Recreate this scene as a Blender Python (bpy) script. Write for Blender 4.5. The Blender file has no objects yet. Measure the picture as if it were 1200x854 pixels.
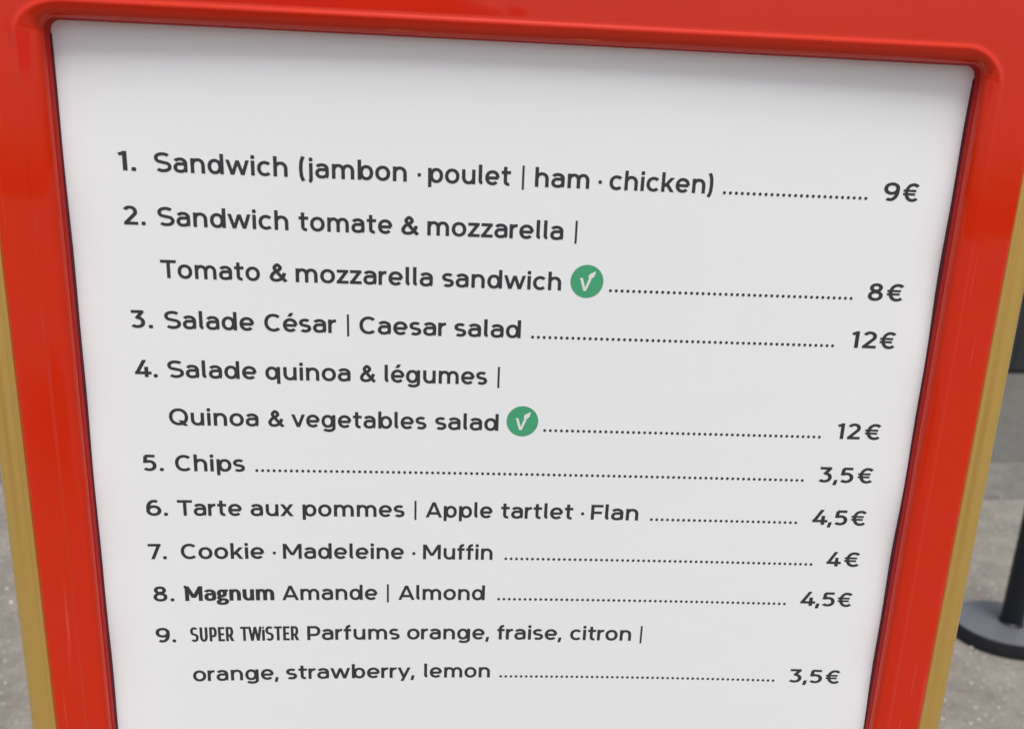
import bpy, bmesh, math, random
from mathutils import Matrix, Vector
from mathutils.geometry import delaunay_2d_cdt
random.seed(7)
sc = bpy.context.scene
COL = sc.collection
R = math.radians

# ---------------------------------------------------------------- camera
LEAN = R(-1.0)                       # the sign leans back one degree
TOP = 1.536                          # height of the upper edge of the printed sheet, m
BASE = Matrix.Rotation(LEAN, 4, 'X')
cam_local = Vector((-0.0329427, -0.5057656, TOP - 0.0859742))
RM = Matrix(((0.9979785, 0.0387275, 0.0503890), (-0.0259887, 0.9722444, -0.2325198), (-0.0579952, 0.2307402, 0.9712855)))
cd = bpy.data.cameras.new('camera'); cam = bpy.data.objects.new('camera', cd); COL.objects.link(cam)
cd.sensor_fit = 'HORIZONTAL'; cd.sensor_width = 36.0; cd.lens = 36.0 * 885.494 / 1200.0
cd.clip_start = 0.02; cd.clip_end = 400
cam.matrix_world = BASE @ Matrix.Translation(cam_local) @ Matrix.Rotation(R(90), 4, 'X') @ RM.transposed().to_4x4()
cd.dof.use_dof = True; cd.dof.focus_distance = 0.55; cd.dof.aperture_fstop = 6.8
sc.camera = cam
CAM = cam.matrix_world.translation.copy()

# ---------------------------------------------------------------- light: overcast day
SUN_EL, SUN_AZ = R(70), R(172)       # azimuth measured clockwise from +Y: light comes from behind the camera
w = bpy.data.worlds.new('World'); sc.world = w; w.use_nodes = True
nt = w.node_tree; nt.nodes.clear()
sky = nt.nodes.new('ShaderNodeTexSky'); sky.sky_type = 'NISHITA'; sky.sun_disc = False
sky.sun_elevation = SUN_EL; sky.sun_rotation = SUN_AZ
sky.air_density = 1.3; sky.dust_density = 4.0; sky.ozone_density = 1.0
hs = nt.nodes.new('ShaderNodeHueSaturation'); hs.inputs['Saturation'].default_value = 0.42
bg = nt.nodes.new('ShaderNodeBackground'); bg.inputs['Strength'].default_value = 0.06
wo = nt.nodes.new('ShaderNodeOutputWorld')
nt.links.new(sky.outputs[0], hs.inputs['Color']); nt.links.new(hs.outputs[0], bg.inputs['Color']); nt.links.new(bg.outputs[0], wo.inputs[0])
sd = bpy.data.lights.new('sun', 'SUN'); sd.energy = 1.5; sd.angle = R(26); sd.color = (1.0, 0.975, 0.94)
sun = bpy.data.objects.new('sun', sd); COL.objects.link(sun)
sdir = Vector((math.sin(SUN_AZ) * math.cos(SUN_EL), math.cos(SUN_AZ) * math.cos(SUN_EL), math.sin(SUN_EL)))
sun.rotation_euler = sdir.to_track_quat('Z', 'Y').to_euler()
sun.location = (0, -3, 6)
sc.view_settings.view_transform = 'Standard'; sc.view_settings.look = 'None'
sc.view_settings.gamma = 1.0; sc.view_settings.exposure = 1.08

# ---------------------------------------------------------------- materials
def mat(name, col, rough=0.5, metal=0.0, coat=0.0, spec=0.5, noise=None, bump=None, coatr=0.05):
    m = bpy.data.materials.new(name); m.use_nodes = True
    n = m.node_tree; b = n.nodes['Principled BSDF']
    b.inputs['Base Color'].default_value = (*col, 1); b.inputs['Roughness'].default_value = rough
    b.inputs['Metallic'].default_value = metal; b.inputs['Coat Weight'].default_value = coat
    b.inputs['Coat Roughness'].default_value = coatr
    b.inputs['Specular IOR Level'].default_value = spec
    tc = n.nodes.new('ShaderNodeTexCoord')
    if noise:                         # (scale, amount, roughness amount)
        s, a, ra = noise
        t = n.nodes.new('ShaderNodeTexNoise'); t.inputs['Scale'].default_value = s; t.inputs['Detail'].default_value = 5
        n.links.new(tc.outputs['Object'], t.inputs['Vector'])
        mx = n.nodes.new('ShaderNodeMix'); mx.data_type = 'RGBA'
        mx.inputs[6].default_value = (*[c * (1 - a) for c in col], 1); mx.inputs[7].default_value = (*[min(1, c * (1 + a)) for c in col], 1)
        n.links.new(t.outputs[0], mx.inputs[0]); n.links.new(mx.outputs[2], b.inputs['Base Color'])
        mr = n.nodes.new('ShaderNodeMapRange'); mr.inputs[1].default_value = .3; mr.inputs[2].default_value = .7
        mr.inputs[3].default_value = max(0.02, rough - ra); mr.inputs[4].default_value = rough + ra
        n.links.new(t.outputs[0], mr.inputs[0]); n.links.new(mr.outputs[0], b.inputs['Roughness'])
    if bump:                          # (scale, strength, distance)
        s, st, d = bump
        t2 = n.nodes.new('ShaderNodeTexNoise'); t2.inputs['Scale'].default_value = s; t2.inputs['Detail'].default_value = 3
        n.links.new(tc.outputs['Object'], t2.inputs['Vector'])
        bp = n.nodes.new('ShaderNodeBump'); bp.inputs['Strength'].default_value = st; bp.inputs['Distance'].default_value = d
        n.links.new(t2.outputs[0], bp.inputs['Height']); n.links.new(bp.outputs[0], b.inputs['Normal'])
    return m

M_RED = mat('red_lacquered_plastic', (0.61, 0.022, 0.002), 0.06, 0, 0.0, 0.42, noise=(9, 0.03, 0.04), bump=(11, 0.18, 0.004))
def wear(m, scale, thr, col, amt, top=9.0):
    # sparse dust specks and faint rubbed scratches on the surface
    n = m.node_tree; bs = n.nodes['Principled BSDF']; tc = n.nodes.new('ShaderNodeTexCoord')
    src = bs.inputs['Base Color'].links[0].from_socket
    v = n.nodes.new('ShaderNodeTexVoronoi'); v.inputs['Scale'].default_value = scale; n.links.new(tc.outputs['Object'], v.inputs['Vector'])
    sp = n.nodes.new('ShaderNodeSeparateColor'); n.links.new(v.outputs['Color'], sp.inputs[0])
    g1 = n.nodes.new('ShaderNodeMath'); g1.operation = 'GREATER_THAN'; g1.inputs[1].default_value = thr; n.links.new(sp.outputs[0], g1.inputs[0])
    g2 = n.nodes.new('ShaderNodeMath'); g2.operation = 'LESS_THAN'; g2.inputs[1].default_value = .22; n.links.new(v.outputs['Distance'], g2.inputs[0])
    g3 = n.nodes.new('ShaderNodeMath'); g3.operation = 'MULTIPLY'; n.links.new(g1.outputs[0], g3.inputs[0]); n.links.new(g2.outputs[0], g3.inputs[1])
    mp = n.nodes.new('ShaderNodeMapping'); mp.inputs['Scale'].default_value = (260, 260, 7); mp.inputs['Rotation'].default_value = (0, R(4), 0); n.links.new(tc.outputs['Object'], mp.inputs[0])
    sn = n.nodes.new('ShaderNodeTexNoise'); sn.inputs['Scale'].default_value = 1; sn.inputs['Detail'].default_value = 2; n.links.new(mp.outputs[0], sn.inputs['Vector'])
    sr = n.nodes.new('ShaderNodeMapRange'); sr.inputs[1].default_value = .70; sr.inputs[2].default_value = .80; sr.inputs[4].default_value = .6; n.links.new(sn.outputs[0], sr.inputs[0])
    mxx = n.nodes.new('ShaderNodeMath'); mxx.operation = 'MAXIMUM'; n.links.new(g3.outputs[0], mxx.inputs[0]); n.links.new(sr.outputs[0], mxx.inputs[1])
    am = n.nodes.new('ShaderNodeMath'); am.operation = 'MULTIPLY'; am.inputs[1].default_value = amt; sz = n.nodes.new('ShaderNodeSeparateXYZ'); n.links.new(tc.outputs['Object'], sz.inputs[0])
    lz = n.nodes.new('ShaderNodeMath'); lz.operation = 'LESS_THAN'; lz.inputs[1].default_value = top; n.links.new(sz.outputs[2], lz.inputs[0])
    ml = n.nodes.new('ShaderNodeMath'); ml.operation = 'MULTIPLY'; n.links.new(lz.outputs[0], ml.inputs[0]); n.links.new(mxx.outputs[0], ml.inputs[1]); n.links.new(ml.outputs[0], am.inputs[0])
    mx = n.nodes.new('ShaderNodeMix'); mx.data_type = 'RGBA'; mx.inputs[7].default_value = (*col, 1)
    n.links.new(am.outputs[0], mx.inputs[0]); n.links.new(src, mx.inputs[6]); n.links.new(mx.outputs[2], bs.inputs['Base Color'])
wear(M_RED, 160, 1.5, (.66, .30, .22), .40, TOP - .03)   # rubbed streaks down the side rails only
M_GOLD = mat('brushed_gold_metal', (0.84, 0.57, 0.165), 0.30, 0.8, 0, 0.5)

M_PAPER = mat('off_white_printed_sheet', (0.85, 0.880, 0.896), 0.42, 0, 0, 0.4, noise=(3.0, 0.012, 0.08), bump=(6, 0.16, 0.004))
M_INK = mat('charcoal_print_ink', (0.037, 0.040, 0.045), 0.6, 0, 0, 0.3)
M_GREEN = mat('green_print_ink', (0.065, 0.37, 0.185), 0.6, 0, 0, 0.3)
M_WHITE = mat('white_print_ink', (0.74, 0.80, 0.76), 0.6, 0, 0, 0.3)
M_GAP_SHADE = mat('maroon_gap_shade', (0.11, 0.014, 0.026), 0.7, 0, 0, 0.2)  # maroon for the line of shade beside the sheet
M_LIP_SHADE = mat('deep_red_lip_shade', (0.44, 0.012, 0.009), 0.5, 0, 0, 0.2)  # frame plastic in a darker red, shade of the inner wall painted in
M_BACK = mat('dark_backing_board', (0.06, 0.06, 0.06), 0.7)
M_BLACK = mat('black_powder_coat', (0.006, 0.008, 0.013), 0.42, 0, 0, 0.35, noise=(40, 0.2, 0.06), bump=(500, 0.06, 0.0004))
M_RUBBER = mat('black_rubber', (0.008, 0.009, 0.013), 0.5, 0, 0.0, 0.35, noise=(30, 0.2, 0.08), bump=(260, 0.1, 0.0006))
M_TOPR = mat('sky_lit_rubber_top', (0.095, 0.098, 0.112), 0.38, 0, 0.5, 0.5, noise=(30, 0.12, 0.06), bump=(260, 0.06, 0.0004), coatr=.25)  # paler than the sides: sky reflection painted into the top's colour
M_WALL = mat('dark_grey_painted_board', (0.022, 0.025, 0.026), 0.6, noise=(6, 0.2, 0.1))
M_STONE = [mat('pale_stone_chip', (0.62, 0.60, 0.55), 0.6), mat('grey_stone_chip', (0.34, 0.33, 0.30), 0.7), mat('dark_stone_chip', (0.13, 0.13, 0.12), 0.7)]

def ground_mat(name, c1, c2, speck, speck_amt):
    m = bpy.data.materials.new(name); m.use_nodes = True
    n = m.node_tree; b = n.nodes['Principled BSDF']; b.inputs['Roughness'].default_value = 0.85
    L = n.links.new
    tc = n.nodes.new('ShaderNodeTexCoord')
    def noise(s, d=5, r=.6):
        t = n.nodes.new('ShaderNodeTexNoise'); t.inputs['Scale'].default_value = s; t.inputs['Detail'].default_value = d; t.inputs['Roughness'].default_value = r
        L(tc.outputs['Object'], t.inputs['Vector']); return t
    a = noise(7, 8, .75); g = noise(70, 4, .7)
    m1 = n.nodes.new('ShaderNodeMix'); m1.data_type = 'RGBA'; m1.inputs[6].default_value = (*c1, 1); m1.inputs[7].default_value = (*c2, 1)
    r1 = n.nodes.new('ShaderNodeMapRange'); r1.inputs[1].default_value = .35; r1.inputs[2].default_value = .65
    L(a.outputs[0], r1.inputs[0]); L(r1.outputs[0], m1.inputs[0])
    m2 = n.nodes.new('ShaderNodeMix'); m2.data_type = 'RGBA'; m2.blend_type = 'MULTIPLY'; m2.inputs[0].default_value = 1
    r2 = n.nodes.new('ShaderNodeMapRange'); r2.inputs[1].default_value = .3; r2.inputs[2].default_value = .7; r2.inputs[3].default_value = .78; r2.inputs[4].default_value = 1.2
    L(g.outputs[0], r2.inputs[0]); L(m1.outputs[2], m2.inputs[6]); L(r2.outputs[0], m2.inputs[7])
    v = n.nodes.new('ShaderNodeTexVoronoi'); v.inputs['Scale'].default_value = 85; L(tc.outputs['Object'], v.inputs['Vector'])
    # a pale chip only in some cells
    sep = n.nodes.new('ShaderNodeSeparateColor'); L(v.outputs['Color'], sep.inputs[0])
    gt = n.nodes.new('ShaderNodeMath'); gt.operation = 'GREATER_THAN'; gt.inputs[1].default_value = 1 - speck_amt; L(sep.outputs[0], gt.inputs[0])
    lt = n.nodes.new('ShaderNodeMath'); lt.operation = 'LESS_THAN'; lt.inputs[1].default_value = .34; L(v.outputs['Distance'], lt.inputs[0])
    mu = n.nodes.new('ShaderNodeMath'); mu.operation = 'MULTIPLY'; L(gt.outputs[0], mu.inputs[0]); L(lt.outputs[0], mu.inputs[1])
    m3 = n.nodes.new('ShaderNodeMix'); m3.data_type = 'RGBA'; m3.inputs[7].default_value = (*speck, 1)
    L(mu.outputs[0], m3.inputs[0]); L(m2.outputs[2], m3.inputs[6]); L(m3.outputs[2], b.inputs['Base Color'])
    bp = n.nodes.new('ShaderNodeBump'); bp.inputs['Strength'].default_value = .6; bp.inputs['Distance'].default_value = .004
    L(v.outputs['Distance'], bp.inputs['Height']); L(bp.outputs[0], b.inputs['Normal'])
    return m
M_PAVE = ground_mat('speckled_grey_paving', (0.130, 0.121, 0.104), (0.222, 0.204, 0.178), (0.52, 0.50, 0.45), 0.018)
M_STRIP = ground_mat('mid_grey_ground', (0.105, 0.100, 0.088), (0.160, 0.150, 0.132), (0.4, 0.39, 0.35), 0.02)
M_FAR = ground_mat('dark_grey_ground', (0.080, 0.078, 0.069), (0.108, 0.105, 0.094), (0.25, 0.24, 0.21), 0.03)

# ---------------------------------------------------------------- helpers
def link(name, verts, faces, m, parent=None, smooth=False, mats=None, fm=None):
    me = bpy.data.meshes.new(name); me.from_pydata(verts, [], faces); me.update()
    for x in (mats or [m]): me.materials.append(x)
    if fm:
        for f, i in zip(me.polygons, fm): f.material_index = i
    if smooth: me.polygons.foreach_set('use_smooth', [True] * len(me.polygons))
    o = bpy.data.objects.new(name, me); COL.objects.link(o)
    if parent: o.parent = parent
    return o
def empty(name, loc, label, cat, rot=(0, 0, 0)):
    o = bpy.data.objects.new(name, None); COL.objects.link(o); o.location = loc; o.rotation_euler = rot
    o.empty_display_size = .1; o['label'] = label; o['category'] = cat
    return o
def bevel(o, wd, seg=2, ang=35):
    b = o.modifiers.new('bevel', 'BEVEL'); b.width = wd; b.segments = seg; b.limit_method = 'ANGLE'; b.angle_limit = R(ang)
def box(name, lo, hi, m, parent=None, bev=0.0):
    (x0, y0, z0), (x1, y1, z1) = lo, hi
    v = [(x, y, z) for z in (z0, z1) for y in (y0, y1) for x in (x0, x1)]
    f = [(0, 2, 3, 1), (4, 5, 7, 6), (0, 1, 5, 4), (2, 6, 7, 3), (0, 4, 6, 2), (1, 3, 7, 5)]
    o = link(name, v, f, m, parent)
    if bev: bevel(o, bev)
    return o
def lathe(name, prof, m, parent=None, sx=1.0, sy=1.0, n=64, loc=(0, 0, 0)):
    v = []; f = []
    for r, z in prof:
        for i in range(n):
            a = 2 * math.pi * i / n; v.append((r * sx * math.cos(a), r * sy * math.sin(a), z))
    for j in range(len(prof) - 1):
        for i in range(n):
            k = (i + 1) % n; f.append((j * n + i, j * n + k, (j + 1) * n + k, (j + 1) * n + i))
    f.append(tuple(range(n - 1, -1, -1))); f.append(tuple((len(prof) - 1) * n + i for i in range(n)))
    o = link(name, v, f, m, parent, smooth=True); o.location = loc
    e = o.modifiers.new('edges', 'EDGE_SPLIT'); e.split_angle = R(40)
    return o

# ---------------------------------------------------------------- setting
g = link('pavement', [(-60, -60, 0), (60, -60, 0), (60, 3.58 + CAM.y, 0), (-60, 3.42 + CAM.y, 0)], [(0, 1, 2, 3)], M_PAVE); g['kind'] = 'structure'
g = link('far_ground', [(-60, 3.42 + CAM.y, -0.004), (60, 3.58 + CAM.y, -0.004), (60, 90, -0.004), (-60, 90, -0.004)], [(0, 1, 2, 3)], M_FAR); g['kind'] = 'structure'  # far ground, a darker tone than the pavement

g = link('mid_tone_strip', [(-60, 3.22 + CAM.y, 0.004), (60, 3.38 + CAM.y, 0.004), (60, 3.86 + CAM.y, 0.004), (-60, 3.70 + CAM.y, 0.004)], [(0, 1, 2, 3)], M_STRIP); g['kind'] = 'structure'  # mid-tone strip added to soften the step between near and far ground

# loose chips lying on the paving, as seen past both edges of the sign
cv = []; cf = []; fm = []
def chip(x, y, r, mi):
    b = len(cv); a0 = random.random() * 6
    n = 5; hgt = r * random.uniform(.45, .8)
    for k in range(n):
        a = a0 + k * 6.283 / n; q = r * random.uniform(.75, 1.2); cv.append((x + q * math.cos(a), y + q * math.sin(a), 0.0))
    for k in range(n):
        a = a0 + .5 + k * 6.283 / n; q = r * random.uniform(.4, .7); cv.append((x + q * math.cos(a), y + q * math.sin(a), hgt * random.uniform(.8, 1.1)))
    for k in range(n):
        k2 = (k + 1) % n; cf.append((b + k, b + k2, b + n + k)); cf.append((b + k2, b + n + k2, b + n + k)); fm.extend([mi, mi])
    cf.append(tuple(b + n + k for k in range(n))); fm.append(mi)
for i in range(5200):
    side = random.random() < .5
    x = random.uniform(.9, 3.2) if side else random.uniform(-2.8, -.8)
    y = random.uniform(1.2, 3.5)
    u = random.random(); mi = 0 if u < .045 else (1 if u < .7 else 2)
    chip(x + CAM.x, y + CAM.y, random.uniform(.0022, .0055) * (1.15 if mi == 0 else 1), mi)
o = link('stone_chips', cv, cf, None, mats=M_STONE, fm=fm); o['kind'] = 'stuff'
o['label'] = 'fine pale and grey stone chips scattered in the speckled paving'; o['category'] = 'stone chips'

# ---------------------------------------------------------------- dark wall far behind, at the right edge
t = empty('boarded_wall', (4.1 + CAM.x, 5.79 + CAM.y, 0), 'dark grey boarded wall standing far behind the black post at the right edge', 'wall', (0, 0, R(6)))
box('wall_frame', (0, 0.03, 0), (2.8, 0.16, 2.3), M_WALL, t, .004)
for k in range(14):
    box('plank', (0.003 + k * .2, 0.0, 0.02), (0.197 + k * .2, 0.03, 2.28), M_WALL, t, .003)
box('cap_rail', (-.02, -.02, 2.3), (2.82, .18, 2.34), M_WALL, t, .004)

# ---------------------------------------------------------------- barrier post
BX, BY = 1.85 + CAM.x, 2.165 + CAM.y
t = empty('barrier_post', (BX, BY, 0), 'black round barrier post on a thick flat oval rubber base, right of the sign', 'barrier post')
T = .052
lathe('base', [(.94, 0.0), (1.0, .004), (1.0, T - .006), (.985, T - .0015), (.965, T - .0008), (0.02, T - .0008)], M_RUBBER, t, .182, .139, 96, (-.008, 0, 0))
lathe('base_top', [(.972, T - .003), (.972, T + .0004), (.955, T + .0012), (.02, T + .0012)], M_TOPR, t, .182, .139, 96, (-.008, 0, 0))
lathe('post', [(.033, T), (.033, .95), (.030, .958), (0.002, .958)], M_BLACK, t, n=48)
lathe('collar', [(.037, T + .0015), (.037, T + .006), (.0335, T + .009)], M_BLACK, t, n=48)
lathe('cap', [(.036, .9), (.036, .975), (.030, .985), (.002, .986)], M_BLACK, t, n=48)
box('belt_slot', (-.012, -.0375, .905), (.012, -.0355, .965), M_RUBBER, t)

# ---------------------------------------------------------------- menu sign
S = empty('menu_sign', (0, 0, 0), 'freestanding red framed menu sign with gold edge and white printed price list', 'menu sign', (LEAN, 0, 0))
W2, HGT = .290, .841
def P(x, y, z): return (x, -z, TOP + y)          # sheet coordinates (x right, y up, z to the viewer) in metres
def bow(x, y):
    y = max(-.62, min(0, y)); return -(-0.00332 + 0.01158 * (-y) / .45) * (1 - (x / .29) ** 2)
# printed sheet
nx, ny = 60, 84
v = []; f = []
for j in range(ny + 1):
    for i in range(nx + 1):
        x = -W2 - .003 + (2 * W2 + .006) * i / nx; y = .003 - (HGT + .006) * j / ny
        z = bow(x, y) if abs(x) <= W2 else 0.0
        e = max(0.0, (abs(x) - .268) / .022)                # the free side edges of the sheet ripple a little
        if e > 0: z += min(1, e) ** 1.5 * (.0011 * math.sin(y * 23 + (1 if x > 0 else 2.5)) + .0006 * math.sin(y * 61 + .6) - .0002) * (1.0 if x > 0 else .6)
        v.append(P(x, y, z))
for j in range(ny):
    for i in range(nx):
        a = j * (nx + 1) + i; f.append((a, a + nx + 1, a + nx + 2, a + 1))
sheet = link('poster', v, f, M_PAPER, S, smooth=True)
box('backing_board', P(-.352, -.9, -.05), P(.352, .074, -.034), M_BACK, S)

def sweep(name, prof, m, parent, closed=True, seg=10, warp=False):
    """prof: (u outward from the opening edge, z towards the viewer, corner radius)"""
    rings = []
    def g(u_, c):                                   # the moulded edge is narrower along the top and right rails
        if not warp or u_ < 0 or u_ > .0374: return u_
        return u_ * c / .0138 if u_ < .0138 else c + (u_ - .0138) * (.0374 - c) / (.0374 - .0138)
    CR, CT, CL = .0098, .0086, .0138
    for (u, z, r) in prof:
        ring = []
        for (sx_, sy_, a0, ca, cb) in ((1, 1, 0, CR, CT), (-1, 1, 90, CT, CL), (-1, -1, 180, CL, CL), (1, -1, 270, CL, CR)):
            for k in range(seg + 1):
                t_ = k / seg; t_ = t_ * t_ * (3 - 2 * t_); uu = g(u, ca + (cb - ca) * t_)
                cx = sx_ * (W2 + uu - r); ex = .014 * min(1, max(0, (u - .016) / .02)) if sy_ > 0 else 0     # the top rail is a little wider
                cy = uu + ex - r if sy_ > 0 else -HGT - uu + r
                a = R(a0 + 90 * k / seg); ring.append(P(cx + r * math.cos(a), cy + r * math.sin(a), z))
        rings.append(ring)
    n = len(rings[0]); v = [p for r_ in rings for p in r_]; f = []
    for j in range(len(rings) - (0 if closed else 1)):
        j2 = (j + 1) % len(rings)
        for i in range(n):
            k = (i + 1) % n; f.append((j * n + i, j2 * n + i, j2 * n + k, j * n + k))
    o = link(name, v, f, m, parent, smooth=True)
    bm = bmesh.new(); bm.from_mesh(o.data); bmesh.ops.recalc_face_normals(bm, faces=bm.faces); bm.to_mesh(o.data); bm.free()
    return o
mm = .001
prof = []
def pt(u, z, r): prof.append((u * mm, z * mm, r * mm))
pt(1.9, -9, 7.6); pt(1.9, 6.1, 7.5); pt(0.75, 6.4, 7.3); pt(0.8, 7.5, 7.5); pt(1.0, 8.7, 8); pt(1.7, 10.2, 9.2); pt(2.9, 11.6, 11); pt(4.4, 12.55, 13)
pt(6.4, 13.2, 16); pt(8.6, 13.7, 19); pt(10.8, 14.1, 21.5); pt(12.0, 14.35, 23); pt(12.6, 14.42, 23.6); pt(13.2, 14.5, 24); pt(13.8, 14.5, 24.5); pt(14.3, 14.4, 25); pt(14.8, 14.2, 25.3); pt(15.3, 13.92, 25.7); pt(15.8, 13.72, 26.1)
pt(16.2, 13.62, 26); pt(16.8, 13.62, 26.2); pt(18, 13.66, 26.2); pt(22, 13.7, 26); pt(30, 13.78, 24); pt(34.0, 13.8, 23); pt(34.8, 13.72, 23); pt(35.8, 13.4, 23); pt(36.8, 12.6, 23.5); pt(37.3, 11.4, 24); pt(37.4, 8, 24)
pt(37.4, -12, 24); pt(20, -12, 20)
sweep('red_frame', prof, M_RED, S, seg=18, warp=True)
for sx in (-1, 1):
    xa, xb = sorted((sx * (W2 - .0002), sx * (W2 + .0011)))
    box('gap_shade_strip', P(xa, -HGT + .006, .0020), P(xb, -.0075, -.006), M_GAP_SHADE, S)  # added strips painting the dark shade line along the sheet's sides
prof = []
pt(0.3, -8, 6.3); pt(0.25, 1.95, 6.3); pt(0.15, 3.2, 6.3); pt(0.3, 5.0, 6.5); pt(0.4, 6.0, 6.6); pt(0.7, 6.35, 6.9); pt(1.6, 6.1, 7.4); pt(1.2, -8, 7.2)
sweep('lip_shade_band', prof, M_LIP_SHADE, S, seg=14)  # inner wall of the frame, its shade put into the colour
prof = [(.03755, .002, .0241), (.03755, .0088, .0241), (.0379, .0104, .0245), (.0387, .0114, .0252), (.0399, .0118, .0264), (.0412, .0114, .0276), (.0421, .0104, .0284), (.0427, .0090, .029), (.0432, .0076, .0295),
        (.0440, .0070, .030), (.0450, .0072, .031), (.0470, .0084, .033), (.0495, .0092, .035), (.0525, .0092, .038), (.0552, .0082, .0405), (.0576, .0064, .0425), (.0596, .0040, .0445), (.0610, .0012, .046), (.0618, -.002, .0468), (.0620, -.006, .047),
        (.0620, -.030, .0495), (.0605, -.033, .0485), (.0376, -.033, .0245)]
sweep('gold_edge', prof, M_GOLD, S, seg=14)
for sx in (-1, 1):
    o = box('leg', (sx * .22 - .02, -.0, .012), (sx * .22 + .02, .028, TOP - HGT - .06), M_GOLD, S, .003)
    o = box('foot', (sx * .22 - .04, -.22, .0), (sx * .22 + .04, .25, .012), M_GOLD, S, .003)

# ---------------------------------------------------------------- pink parasol added unseen behind the viewer to tint the upper rail's reflection
t = empty('reflection_parasol', (-1.35, -5.8, 0), 'large magenta parasol standing open on a round base, added unseen to give the upper red rail a pink reflection', 'reflection_parasol')
M_PINK = bpy.data.materials.new('magenta_canvas'); M_PINK.use_nodes = True
_n = M_PINK.node_tree; _n.nodes.clear(); _d = _n.nodes.new('ShaderNodeBsdfDiffuse'); _t = _n.nodes.new('ShaderNodeBsdfTranslucent'); _m = _n.nodes.new('ShaderNodeMixShader'); _o = _n.nodes.new('ShaderNodeOutputMaterial')
_d.inputs[0].default_value = (.92, .12, .50, 1); _t.inputs[0].default_value = (.95, .14, .55, 1); _m.inputs[0].default_value = .55
_n.links.new(_d.outputs[0], _m.inputs[1]); _n.links.new(_t.outputs[0], _m.inputs[2]); _n.links.new(_m.outputs[0], _o.inputs[0])
v = [(0, 0, 3.06)]; f = []
for j, (r_, z_) in enumerate(((.6, 2.92), (1.2, 2.77), (1.75, 2.60), (1.76, 2.30))):
    for k in range(32):
        a = k * math.pi / 16; s_ = 1 - (.035 * (k % 4 == 2) + .02 * (k % 2)) * (j > 0); v.append((r_ * s_ * math.cos(a), r_ * s_ * math.sin(a), z_))
for k in range(32): f.append((0, 1 + k, 1 + (k + 1) % 32))
for j in range(3):
    for k in range(32): f.append((1 + j * 32 + k, 1 + (j + 1) * 32 + k, 1 + (j + 1) * 32 + (k + 1) % 32, 1 + j * 32 + (k + 1) % 32))
o = link('canopy', v, f, M_PINK, t); 
lathe('pole', [(.024, .05), (.024, 3.07), (.002, 3.12)], M_WALL, t, n=24)
lathe('base', [(.27, 0), (.28, .02), (.27, .05), (.04, .07), (.002, .07)], M_BACK, t, n=40)
for k in range(8):
    a = k * math.pi / 4; rb = link('rib', [(x, y, z) for x in (.02, 1.72) for y in (-.008, .008) for z in ((3.02, 3.035) if x < 1 else (2.565, 2.58))], [(0, 1, 3, 2), (4, 6, 7, 5), (0, 4, 5, 1), (2, 3, 7, 6), (0, 2, 6, 4), (1, 5, 7, 3)], M_WALL, t)
    rb.rotation_euler[2] = a

# ---------------------------------------------------------------- lettering: stroke built glyphs, cap height 700 units
def arc(cx, cy, rx, ry, a0, a1, n=None):
    n = n or max(3, int(abs(a1 - a0) / 12))
    e = 2.12                                       # slightly squared rounds
    out = []
    for i in range(n + 1):
        a = R(a0 + (a1 - a0) * i / n); c, s = math.cos(a), math.sin(a)
        out.append((cx + rx * math.copysign(abs(c) ** (2 / e), c), cy + ry * math.copysign(abs(s) ** (2 / e), s)))
    return out
def spline(pts, n=6):
    out = []; q = [pts[0]] + list(pts) + [pts[-1]]
    for i in range(1, len(q) - 2):
        p0, p1, p2, p3 = q[i - 1:i + 3]
        for k in range(n):
            t = k / n
            out.append(tuple(.5 * (2 * p1[d] + (p2[d] - p0[d]) * t + (2 * p0[d] - 5 * p1[d] + 4 * p2[d] - p3[d]) * t * t + (3 * p1[d] - p0[d] - 3 * p2[d] + p3[d]) * t ** 3) for d in (0, 1)))
    out.append(pts[-1]); return out
XH, CP, AS, DS, OV = 540, 700, 735, -165, 9
def ring(cx, cy, rx, ry): return ('C', arc(cx, cy, rx, ry, 0, 360, 36))
def D(x0, y0, x1, y1): return ('D', [(x0, y0), (x1, y1)])
def B(pts): return ('P', pts)                       # filled polygon as it is
def dot(cx, cy, r): return ('P', [(cx + dx, cy + dy) for dx, dy in ((-r, -r * .6), (-r * .6, -r), (r * .6, -r), (r, -r * .6), (r, r * .6), (r * .6, r), (-r * .6, r), (-r, r * .6))])
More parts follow.
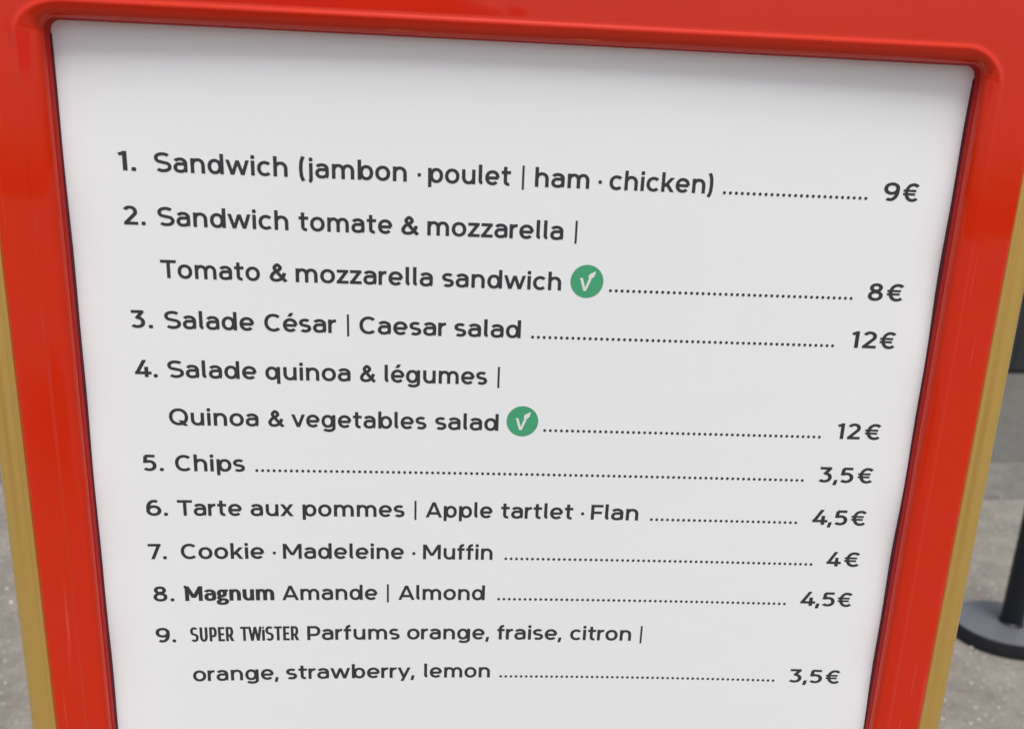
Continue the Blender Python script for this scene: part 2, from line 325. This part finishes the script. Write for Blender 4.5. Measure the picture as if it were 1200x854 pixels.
def glyph(c, V, H):
    hv, hh = V / 2, H / 2
    S_ = lambda *p: ('S', list(p)); A_ = lambda p: ('S', p)
    oy, ory = XH / 2, XH / 2 + OV - hh
    cy_, cry = CP / 2, CP / 2 + OV - hh
    def sshape(x0, w, h):
        ry = (h + 2 * OV - 2 * hh) / 4; m = h / 2; cx = x0 + w / 2; rx = w / 2 - hv * .9
        return [A_(arc(cx, m + ry, rx, ry, 38, 232) + arc(cx, m - ry, rx, ry, 52, -142))]
    if c == 'o': return 560, [ring(280, oy, 280 - hv, ory)]
    if c == 'e': return 560, [A_([(hv * .9, 262), (505, 262)] ), A_(arc(280, oy, 280 - hv, ory, 0, 318))]
    if c == 'c': return 505, [A_(arc(282, oy, 282 - hv, ory, 44, 316))]
    if c == 'n': return 520, [S_((hv, 0), (hv, XH)), A_(arc(260, 290, 260 - hv, XH + OV - hh - 290, 180, 0) + [(520 - hv, 0)])]
    if c == 'h': return 520, [S_((hv, 0), (hv, AS)), A_(arc(260, 290, 260 - hv, XH + OV - hh - 290, 180, 0) + [(520 - hv, 0)])]
    if c == 'm':
        w = 830; mx = w / 2; r = (mx - hv) / 2
        return w, [S_((hv, 0), (hv, XH)), A_(arc(hv + r, 290, r, XH + OV - hh - 290, 180, 0) + [(mx, 0)]), A_(arc(mx + r, 290, r, XH + OV - hh - 290, 180, 0) + [(w - hv, 0)])]
    if c == 'u': return 520, [S_((520 - hv, 0), (520 - hv, XH)), A_([(hv, XH)] + arc(260, 250, 260 - hv, 250 + OV - hh, 180, 360))]
    if c == 'r': return 335, [S_((hv, 0), (hv, XH)), A_(arc(hv + 215, 290, 215, XH + OV - hh - 290, 180, 84))]
    if c == 'i': return 120, [S_((60, 0), (60, XH)), dot(60, 668, 70)]
    if c == 'I': return 120, [S_((60, 0), (60, 540)), dot(60, 645, 62)]
    if c == 'j': return 190, [A_([(130, XH), (130, -40)] + arc(130 - 95, -40, 95, 100, 0, -78)), dot(130, 668, 70)]
    if c == 'l': return 205, [A_([(hv, AS), (hv, 140)] + arc(hv + 100, 140, 100, 140 - hh, 180, 262) )]
    if c == 't': return 385, [A_([(165, 690), (165, 160)] + arc(165 + 125, 160, 125, 160 - hh + OV, 180, 285)), S_((10, XH - hh), (375, XH - hh))]
    if c == 'f': return 350, [A_([(150, 0), (150, 570)] + arc(150 + 120, 570, 120, AS - hh - 570 + OV, 180, 75)), S_((5, XH - hh), (335, XH - hh))]
    if c in 'dbpqg':
        w = 580; bx = (w - hv) / 2 if c in 'dqg' else (w + hv) / 2; br = bx - hv if c in 'dqg' else w - hv - bx
        sx = w - hv if c in 'dqg' else hv
        st = [ring(bx + (4 if c in 'dqg' else -4), oy, br + 4, ory)]
        if c == 'd' or c == 'b': st.append(S_((sx, 0), (sx, AS)))
        elif c == 'g': st.append(A_([(sx, XH), (sx, 0)] + arc(sx - 215, 0, 215, 190 - hh, 0, -150)))
        else: st.append(S_((sx, DS), (sx, XH)))
        return w, st
    if c in 'aé' or c == 'a':
        pass
    if c == 'a':
        sx = 440
        return 530, [A_(arc(245, 340, sx - 245, XH + OV - hh - 340, 150, 0) + [(sx, 120)] + arc(sx + 62, 120, 62, 120 - hh + 2, 180, 262)),
                     A_([(sx, 318), (225, 318)] + arc(225, (318 + hh - OV) / 2, 225 - hv, (318 - hh + OV) / 2, 90, 270) + arc(250, (318 + hh - OV) / 2, sx - 250, (318 - hh + OV) / 2, 272, 345))]
    if c == 'é':
        w, s = glyph('e', V, H); return w, s + [D(250, 610, 345, 760)]
    if c == 's': return 450, sshape(0, 450, XH)
    if c == 'S': return 605, sshape(0, 605, CP)
    if c == 'k': return 500, [S_((hv, 0), (hv, AS)), D(120, 190, 425, XH), D(205, 320, 430, 0)]
    if c == 'v': return 560, [D(66, XH, 280, 0), D(494, XH, 280, 0)]
    if c == 'y': return 560, [D(66, XH, 275, 10), D(494, XH, 190, DS)]
    if c == 'w': return 850, [D(64, XH, 240, 0), D(425, XH - 10, 240, 0), D(425, XH - 10, 610, 0), D(786, XH, 610, 0)]
    if c == 'x': return 530, [D(72, XH, 458, 0), D(458, XH, 72, 0)]
    if c == 'z': return 480, [S_((25, XH - hh), (455, XH - hh)), S_((15, hh), (465, hh)), D(395, XH - hh, 85, hh)]
    if c == 'T': return 600, [S_((0, CP - hh), (600, CP - hh)), S_((300, 0), (300, CP))]
    if c == 'C': return 640, [A_(arc(350, cy_, 350 - hv, cry, 46, 314))]
    if c == 'Q': return 740, [ring(370, cy_, 370 - hv, cry), D(435, 205, 640, -25)]
    if c == 'A': return 720, [D(66, 0, 360, CP), D(654, 0, 360, CP), S_((150, 190), (570, 190))]
    if c == 'F': return 500, [S_((hv, 0), (hv, CP)), S_((hv, CP - hh), (500, CP - hh)), S_((hv, 330), (450, 330))]
    if c == 'E': return 500, [S_((hv, 0), (hv, CP)), S_((hv, CP - hh), (500, CP - hh)), S_((hv, 345), (450, 345)), S_((hv, hh), (500, hh))]
    if c == 'U': return 600, [A_([(hv, CP), (hv, 260)] + arc(300, 260, 300 - hv, 260 + OV - hh, 180, 360) + [(600 - hv, CP)])]
    if c == 'W': return 980, [D(66, CP, 265, 0), D(490, CP - 10, 265, 0), D(490, CP - 10, 715, 0), D(914, CP, 715, 0)]
    if c in 'PR':
        y0 = 255 if c == 'P' else 290; ym = (CP - hh + y0) / 2; ry = (CP - hh - y0) / 2
        s = [S_((hv, 0), (hv, CP)), A_([(hv, CP - hh), (330, CP - hh)] + arc(330, ym, 570 - hv - 330, ry, 90, -90) + [(hv, y0)])]
        if c == 'R': s.append(D(300, 300, 510, 0))
        return 570, s
    if c == 'M': return 790, [S_((hv, 0), (hv, CP)), S_((790 - hv, 0), (790 - hv, CP)), D(hv + 8, CP, 395, 170), D(790 - hv - 8, CP, 395, 170)]
    if c == 'H': return 800, [S_((hv + 10, 0), (hv + 10, CP)), S_((790 - hv, 0), (790 - hv, CP)), D(hv, CP, 400, 150), D(800 - hv, CP, 400, 150), S_((-25, CP - hh * .5), (hv, CP - hh * .5))]
    if c == '&': return 640, [A_(spline([(600, 5), (430, 190), (235, 425), (185, 545), (290, CP + OV - hh), (395, 545), (330, 440), (165, 340), (hv + 5, 190), (120, 80), (240, hh - OV), (400, 95), (500, 210), (545, 340)], 6))]
    if c == '1': return 255, [S_((255 - hv, 0), (255 - hv, CP)), S_((15, 575), (255 - hv, CP - hh))]
    if c == '2': return 500, [A_(arc(245, 490, 245 - hv, CP + OV - hh - 490, 158, -28) + [(85, 70)]), S_((20, hh), (500, hh))]
    if c == '3': return 490, [S_((40, CP - hh), (450, CP - hh)), D(405, CP - hh, 225, 395), A_([(200, 405)] + arc(225, (405 + hh - OV) / 2, 265 - hv, (405 - hh + OV) / 2, 90, -140))]
    if c == '4': return 585, [D(360, CP, 90, 170), S_((20, 170), (585, 170)), S_((410, 0), (410, 420))]
    if c == '5': return 490, [S_((95, CP - hh), (445, CP - hh)), S_((115, CP - hh), (85, 340)), A_([(85, 385), (215, 415)] + arc(225, (415 + hh - OV) / 2, 265 - hv, (415 - hh + OV) / 2, 85, -140))]
    if c in '69':
        s = [('C', arc(270, 228, 270 - hv, 228 + OV - hh, 0, 360, 36)), A_(arc(295, 300, 295 - hv, CP + OV - hh - 300, 62, 185))]
        if c == '9': s = [(k, [(540 - x, CP - y) for x, y in p]) for k, p in s]
        return 540, s
    if c == '7': return 480, [S_((0, CP - hh), (480, CP - hh)), D(405, CP - hh, 160, 0)]
    if c == '8': return 520, [ring(260, 525, 205 - hv + 20, CP + OV - hh - 525), ring(260, 202, 260 - hv, 202 + OV - hh)]
    if c == '.': return 140, [dot(70, 62, 70)]
    if c == '·': return 130, [dot(65, 270, 65)]
    if c == ',': return 150, [D(92, 125, 45, -120)]
    if c == '|': return 62, [B([(0, -125), (62, -125), (62, 765), (0, 765)])]
    if c == '(': return 215, [A_(spline([(160, 765), (92, 600), (hv + 6, 450), (hv, 320), (hv + 6, 190), (92, 40), (160, -125)], 4))]
    if c == ')': return 215, [A_(spline([(55, 765), (123, 600), (209 - hv, 450), (215 - hv, 320), (209 - hv, 190), (123, 40), (55, -125)], 4))]
    if c == '€': return 640, [A_(arc(380, cy_, 320 - hv, cry, 48, 312)), ('T', [(0, 415), (500, 415)]), ('T', [(0, 280), (475, 280)])]
    if c == 'G':                                       # binocular g of the heavy wordmark
        return 500, [ring(225, 350, 225 - hv, 190 - hh), S_((300, XH - hh - 15), (500, XH - hh + 5)), A_(spline([(120, 190), (90, 130), (190, 70), (330, 60), (420, 20), (440, -50), (380, -125), (230, -150), (90, -125), (60, -60), (120, 0), (190, 30)], 5))]
    raise KeyError(c)
ROUND = 'oecdqgbpQC690&aés'
def sb(c, left):
    if c in 'vwyxATWz,47': return 12
    if c in 'tfr' : return 28 if left or c != 'r' else 8
    if c in '()': return 35
    if c in '.': return 60
    if c == 'l' and not left: return 20
    if left: return 42 if c in 'oecdqgQCaéG69&sS' else 74
    return 42 if c in 'oebpQS&s69' else (30 if c in 'caékCEFGP' else 74)

def stroke_faces(kind, pts, V, H, fx):
    """list of polygons for one stroke; fx maps glyph units to sheet millimetres"""
    hv, hh = V / 2, H / 2
    if kind == 'P': return [[fx(p) for p in pts]]
    if kind == 'D':
        (x0, y0), (x1, y1) = pts; L = math.hypot(x1 - x0, y1 - y0); k = hv * L / abs(y1 - y0) * .93
        return [[fx(p) for p in ((x0 - k, y0), (x0 + k, y0), (x1 + k, y1), (x1 - k, y1))]]
    if kind == 'T': hh = hh * .78
    closed = kind == 'C'
    pts = [p for i, p in enumerate(pts) if i == 0 or math.dist(p, pts[i - 1]) > 1.0]
    if closed: pts = pts[:-1]
    q = [(x, y * hv / hh) for x, y in pts]               # a pen wider than tall: work where it is round
    n = len(q); Lf = []; Rt = []
    for i in range(n):
        def nrm(a, b):
            dx, dy = b[0] - a[0], b[1] - a[1]; l = math.hypot(dx, dy) or 1; return (-dy / l, dx / l)
        if closed or 0 < i < n - 1:
            n1 = nrm(q[i - 1], q[i]); n2 = nrm(q[i], q[(i + 1) % n])
            mx_, my_ = n1[0] + n2[0], n1[1] + n2[1]; d = mx_ * n1[0] + my_ * n1[1]
            k = 1 / max(d, .75); nx_, ny_ = mx_ * k, my_ * k
        else:
            nx_, ny_ = nrm(q[0], q[1]) if i == 0 else nrm(q[-2], q[-1])
        Lf.append((q[i][0] + nx_ * hv, (q[i][1] + ny_ * hv) * hh / hv)); Rt.append((q[i][0] - nx_ * hv, (q[i][1] - ny_ * hv) * hh / hv))
    out = []
    for i in range(n if closed else n - 1):
        j = (i + 1) % n; out.append([fx(p) for p in (Lf[i], Lf[j], Rt[j], Rt[i])])
    return out

U = 11.9 / 700                                         # millimetres per glyph unit
def word_polys(text, x0, x1, y):
    V, H, sx, cs = 135.0, 115.0, 1.0, .82
    if text[0] == '*': text = text[1:].replace('g', 'G').replace('M', 'H'); V, H, cs = 182.0, 112.0, .5; style = 1
    elif text[0] == '^': text = text[1:].replace('i', 'I'); V, H, cs = 205.0, 100.0, .9; style = 2
    else: style = 0
    pen = 0; items = []
    for i, c in enumerate(text):
        if style == 2: c = c.upper() if c != 'I' else 'I'
        w, st = glyph(c, V, H)
        if i: pen += sb(c, True) * cs
        items.append((pen, st)); pen += w + sb(c, False) * cs
        last = sb(c, False) * cs
    total = pen - last
    if text == '|': x0, x1 = (x0 + x1) / 2 - .72, (x0 + x1) / 2 + .72
    k = (x1 - x0) / total
    faces = []
    for px, st in items:
        for kind, pts in st:
            faces += stroke_faces(kind, pts, V, H, lambda p, px=px: (x0 + (px + p[0]) * k, y + p[1] * U))
    return faces, k / U
def union(faces):
    """merge overlapping polygons into one flat layer of triangles"""
    vs = []; fs = []
    quads = [q_ for poly in faces for q_ in ([[poly[0], poly[1], poly[2]], [poly[0], poly[2], poly[3]]] if len(poly) == 4 else [poly])]
    for poly in quads:
        a = sum(poly[i][0] * poly[(i + 1) % len(poly)][1] - poly[(i + 1) % len(poly)][0] * poly[i][1] for i in range(len(poly)))
        if abs(a) < 2e-6: continue
        if a < 0: poly = poly[::-1]
        b = len(vs); vs += [Vector(p) for p in poly]; fs.append(list(range(b, b + len(poly))))
    ov, oe, of, vo, eo, fo = delaunay_2d_cdt(vs, [], fs, 0, 1e-5)
    return ov, [t for t, src in zip(of, fo) if src]
LIFT = .12
def print_mesh(name, layers, parent, mats):
    v = []; f = []; fm = []
    for li, (faces, lift) in enumerate(layers):
        ov, of = union(faces); b = len(v)
        v += [P(p.x * mm, p.y * mm, bow(p.x * mm, p.y * mm) + lift * mm) for p in ov]
        for t_ in of: f.append(tuple(b + i for i in t_)); fm.append(li)
    return link(name, v, f, None, parent, mats=mats, fm=fm)
ROW = lambda i: -86.53 - 33.75 * i
WORDS = [
(0,'1.',-256.6,-245.8), (0,'Sandwich',-234.3,-151.2), (0,'(jambon',-144.0,-75.5), (0,'·',-68.6,-66.4), (0,'poulet',-61.9,-8.2), 
(0,'|',-0.9,0.2), (0,'ham',7.4,43.1), (0,'·',49.0,51.3), (0,'chicken)',56.3,125.3), (0,'9',241.6,252.6), (0,'€',255.1,266.5), 
(1,'2.',-256.4,-242.5), (1,'Sandwich',-234.6,-151.8), (1,'tomate',-145.4,-84.7), (1,'&',-79.1,-67.5), (1,'mozzarella',-62.0,28.3), 
(1,'|',35.8,36.9), (2,'Tomato',-235.2,-171.4), (2,'&',-165.3,-153.8), (2,'mozzarella',-148.3,-57.5), (2,'sandwich',-51.7,28.4), 
(2,'8',241.5,252.1), (2,'€',254.8,267.2), (3,'3.',-257.2,-242.7), (3,'Salade',-235.0,-176.6), (3,'César',-170.0,-121.9), 
(3,'|',-115.0,-113.9), (3,'Caesar',-106.9,-48.0), (3,'salad',-42.8,2.5), (3,'12',234.7,252.8), (3,'€',255.1,267.0), (4,'4.',-257.2,-242.1), 
(4,'Salade',-235.3,-176.4), (4,'quinoa',-170.7,-112.8), (4,'&',-107.0,-96.1), (4,'légumes',-90.1,-19.5), (4,'|',-12.1,-11.0), 
(5,'Quinoa',-236.7,-176.2), (5,'&',-170.2,-159.3), (5,'vegetables',-154.3,-61.1), (5,'salad',-54.9,-10.4), (5,'12',234.4,251.4), 
(5,'€',254.8,266.9), (6,'5.',-256.7,-242.7), (6,'Chips',-234.9,-187.5), (6,'3,5',225.3,251.4), (6,'€',254.6,266.4), (7,'6.',-256.8,-242.2), 
(7,'Tarte',-235.5,-191.0), (7,'aux',-185.1,-155.1), (7,'pommes',-148.7,-76.1), (7,'|',-68.8,-67.6), (7,'Apple',-60.8,-12.3), 
(7,'tartlet',-6.3,46.9), (7,'·',52.6,54.9), (7,'Flan',59.9,95.1), (7,'4,5',225.1,251.8), (7,'€',254.6,266.4), (8,'7.',-257.8,-245.2), 
(8,'Cookie',-235.3,-176.8), (8,'·',-170.8,-168.6), (8,'Madeleine',-163.6,-76.3), (8,'·',-70.2,-68.0), (8,'Muffin',-62.4,-11.2), 
(8,'4',240.6,251.9), (8,'€',254.3,266.5), (9,'8.',-256.7,-242.2), (9,'*Magnum',-234.7,-171.0), (9,'Amande',-165.3,-95.8), 
(9,'|',-88.8,-87.5), (9,'Almond',-80.4,-15.9), (9,'4,5',225.1,251.9), (9,'€',254.1,265.6), (10,'9.',-257.3,-243.1), (10,'^SUPER',-232.7,-201.9), 
(10,'^TWiSTER',-196.8,-154.6), (10,'Parfums',-148.1,-79.4), (10,'orange,',-73.8,-11.6), (10,'fraise,',-5.6,44.0), (10,'citron',50.6,97.9), 
(10,'|',104.8,106.2), (11,'orange,',-232.9,-170.5), (11,'strawberry,',-164.6,-68.0), (11,'lemon',-60.6,-9.8), (11,'3,5',225.0,251.4), 
(11,'€',254.1,265.9),
]
DOTS = [ (0,132.5,230.8), (2,61.3,230.8), (3,9.9,222.6), (5,21.7,222.6), (6,-180.2,214.6), (7,104.2,214.2), (8,-2.1,230.3), (9,-6.2,214.3), (11,-2.2,213.9) ]
PITCH = 3.96
ks = []
for row in range(12):
    items = [w_ for w_ in WORDS if w_[0] == row]
    txt = []; price = []
    for _, s, a, b in items:
        fc, k = word_polys(s, a, b, ROW(row)); ks.append((s, round(k, 2)))
        (price if a > 220 else txt).extend(fc)
    print_mesh('menu_line', [(txt, LIFT)], sheet, [M_INK])
    if price: print_mesh('price', [(price, LIFT)], sheet, [M_INK])
print('word width factors', ks)
for row, a, b in DOTS:
    n = round((b - a - 1.7) / PITCH); fc = []
    for i in range(n + 1):
        cx = a + .85 + (b - a - 1.7) * i / n; cy = ROW(row) + 1.0
        fc.append([(cx + 1.08 * math.cos(q * .6283), cy + 1.08 * math.sin(q * .6283)) for q in range(10)])
    print_mesh('dot_leader', [(fc, LIFT)], sheet, [M_INK])
for cx, cy in ((45.7, -147.3), (6.4, -247.8)):
    q = 11.2 / 168
    disc = [[(cx + 11.2 * math.cos(a * math.pi / 32), cy + 11.2 * math.sin(a * math.pi / 32)) for a in range(64)]]
    T_ = lambda p: (cx + p[0] * q, cy + p[1] * q)
    vv = [[T_(p) for p in ((-72, 34), (-44, 34), (-10, -78), (-4, -98), (-24, -98), (-32, -98))], [T_(p) for p in ((-32, -98), (-4, -98), (46, 26), (20, 32), (-16, -66))]]
    leaf = [[T_(p) for p in spline([(16, 30), (14, 52), (26, 76), (50, 88), (84, 104), (78, 70), (70, 48), (48, 32), (30, 28), (16, 30)], 3)]]
    print_mesh('leaf_badge', [(disc, LIFT), (vv + leaf, LIFT + .12)], sheet, [M_GREEN, M_WHITE])
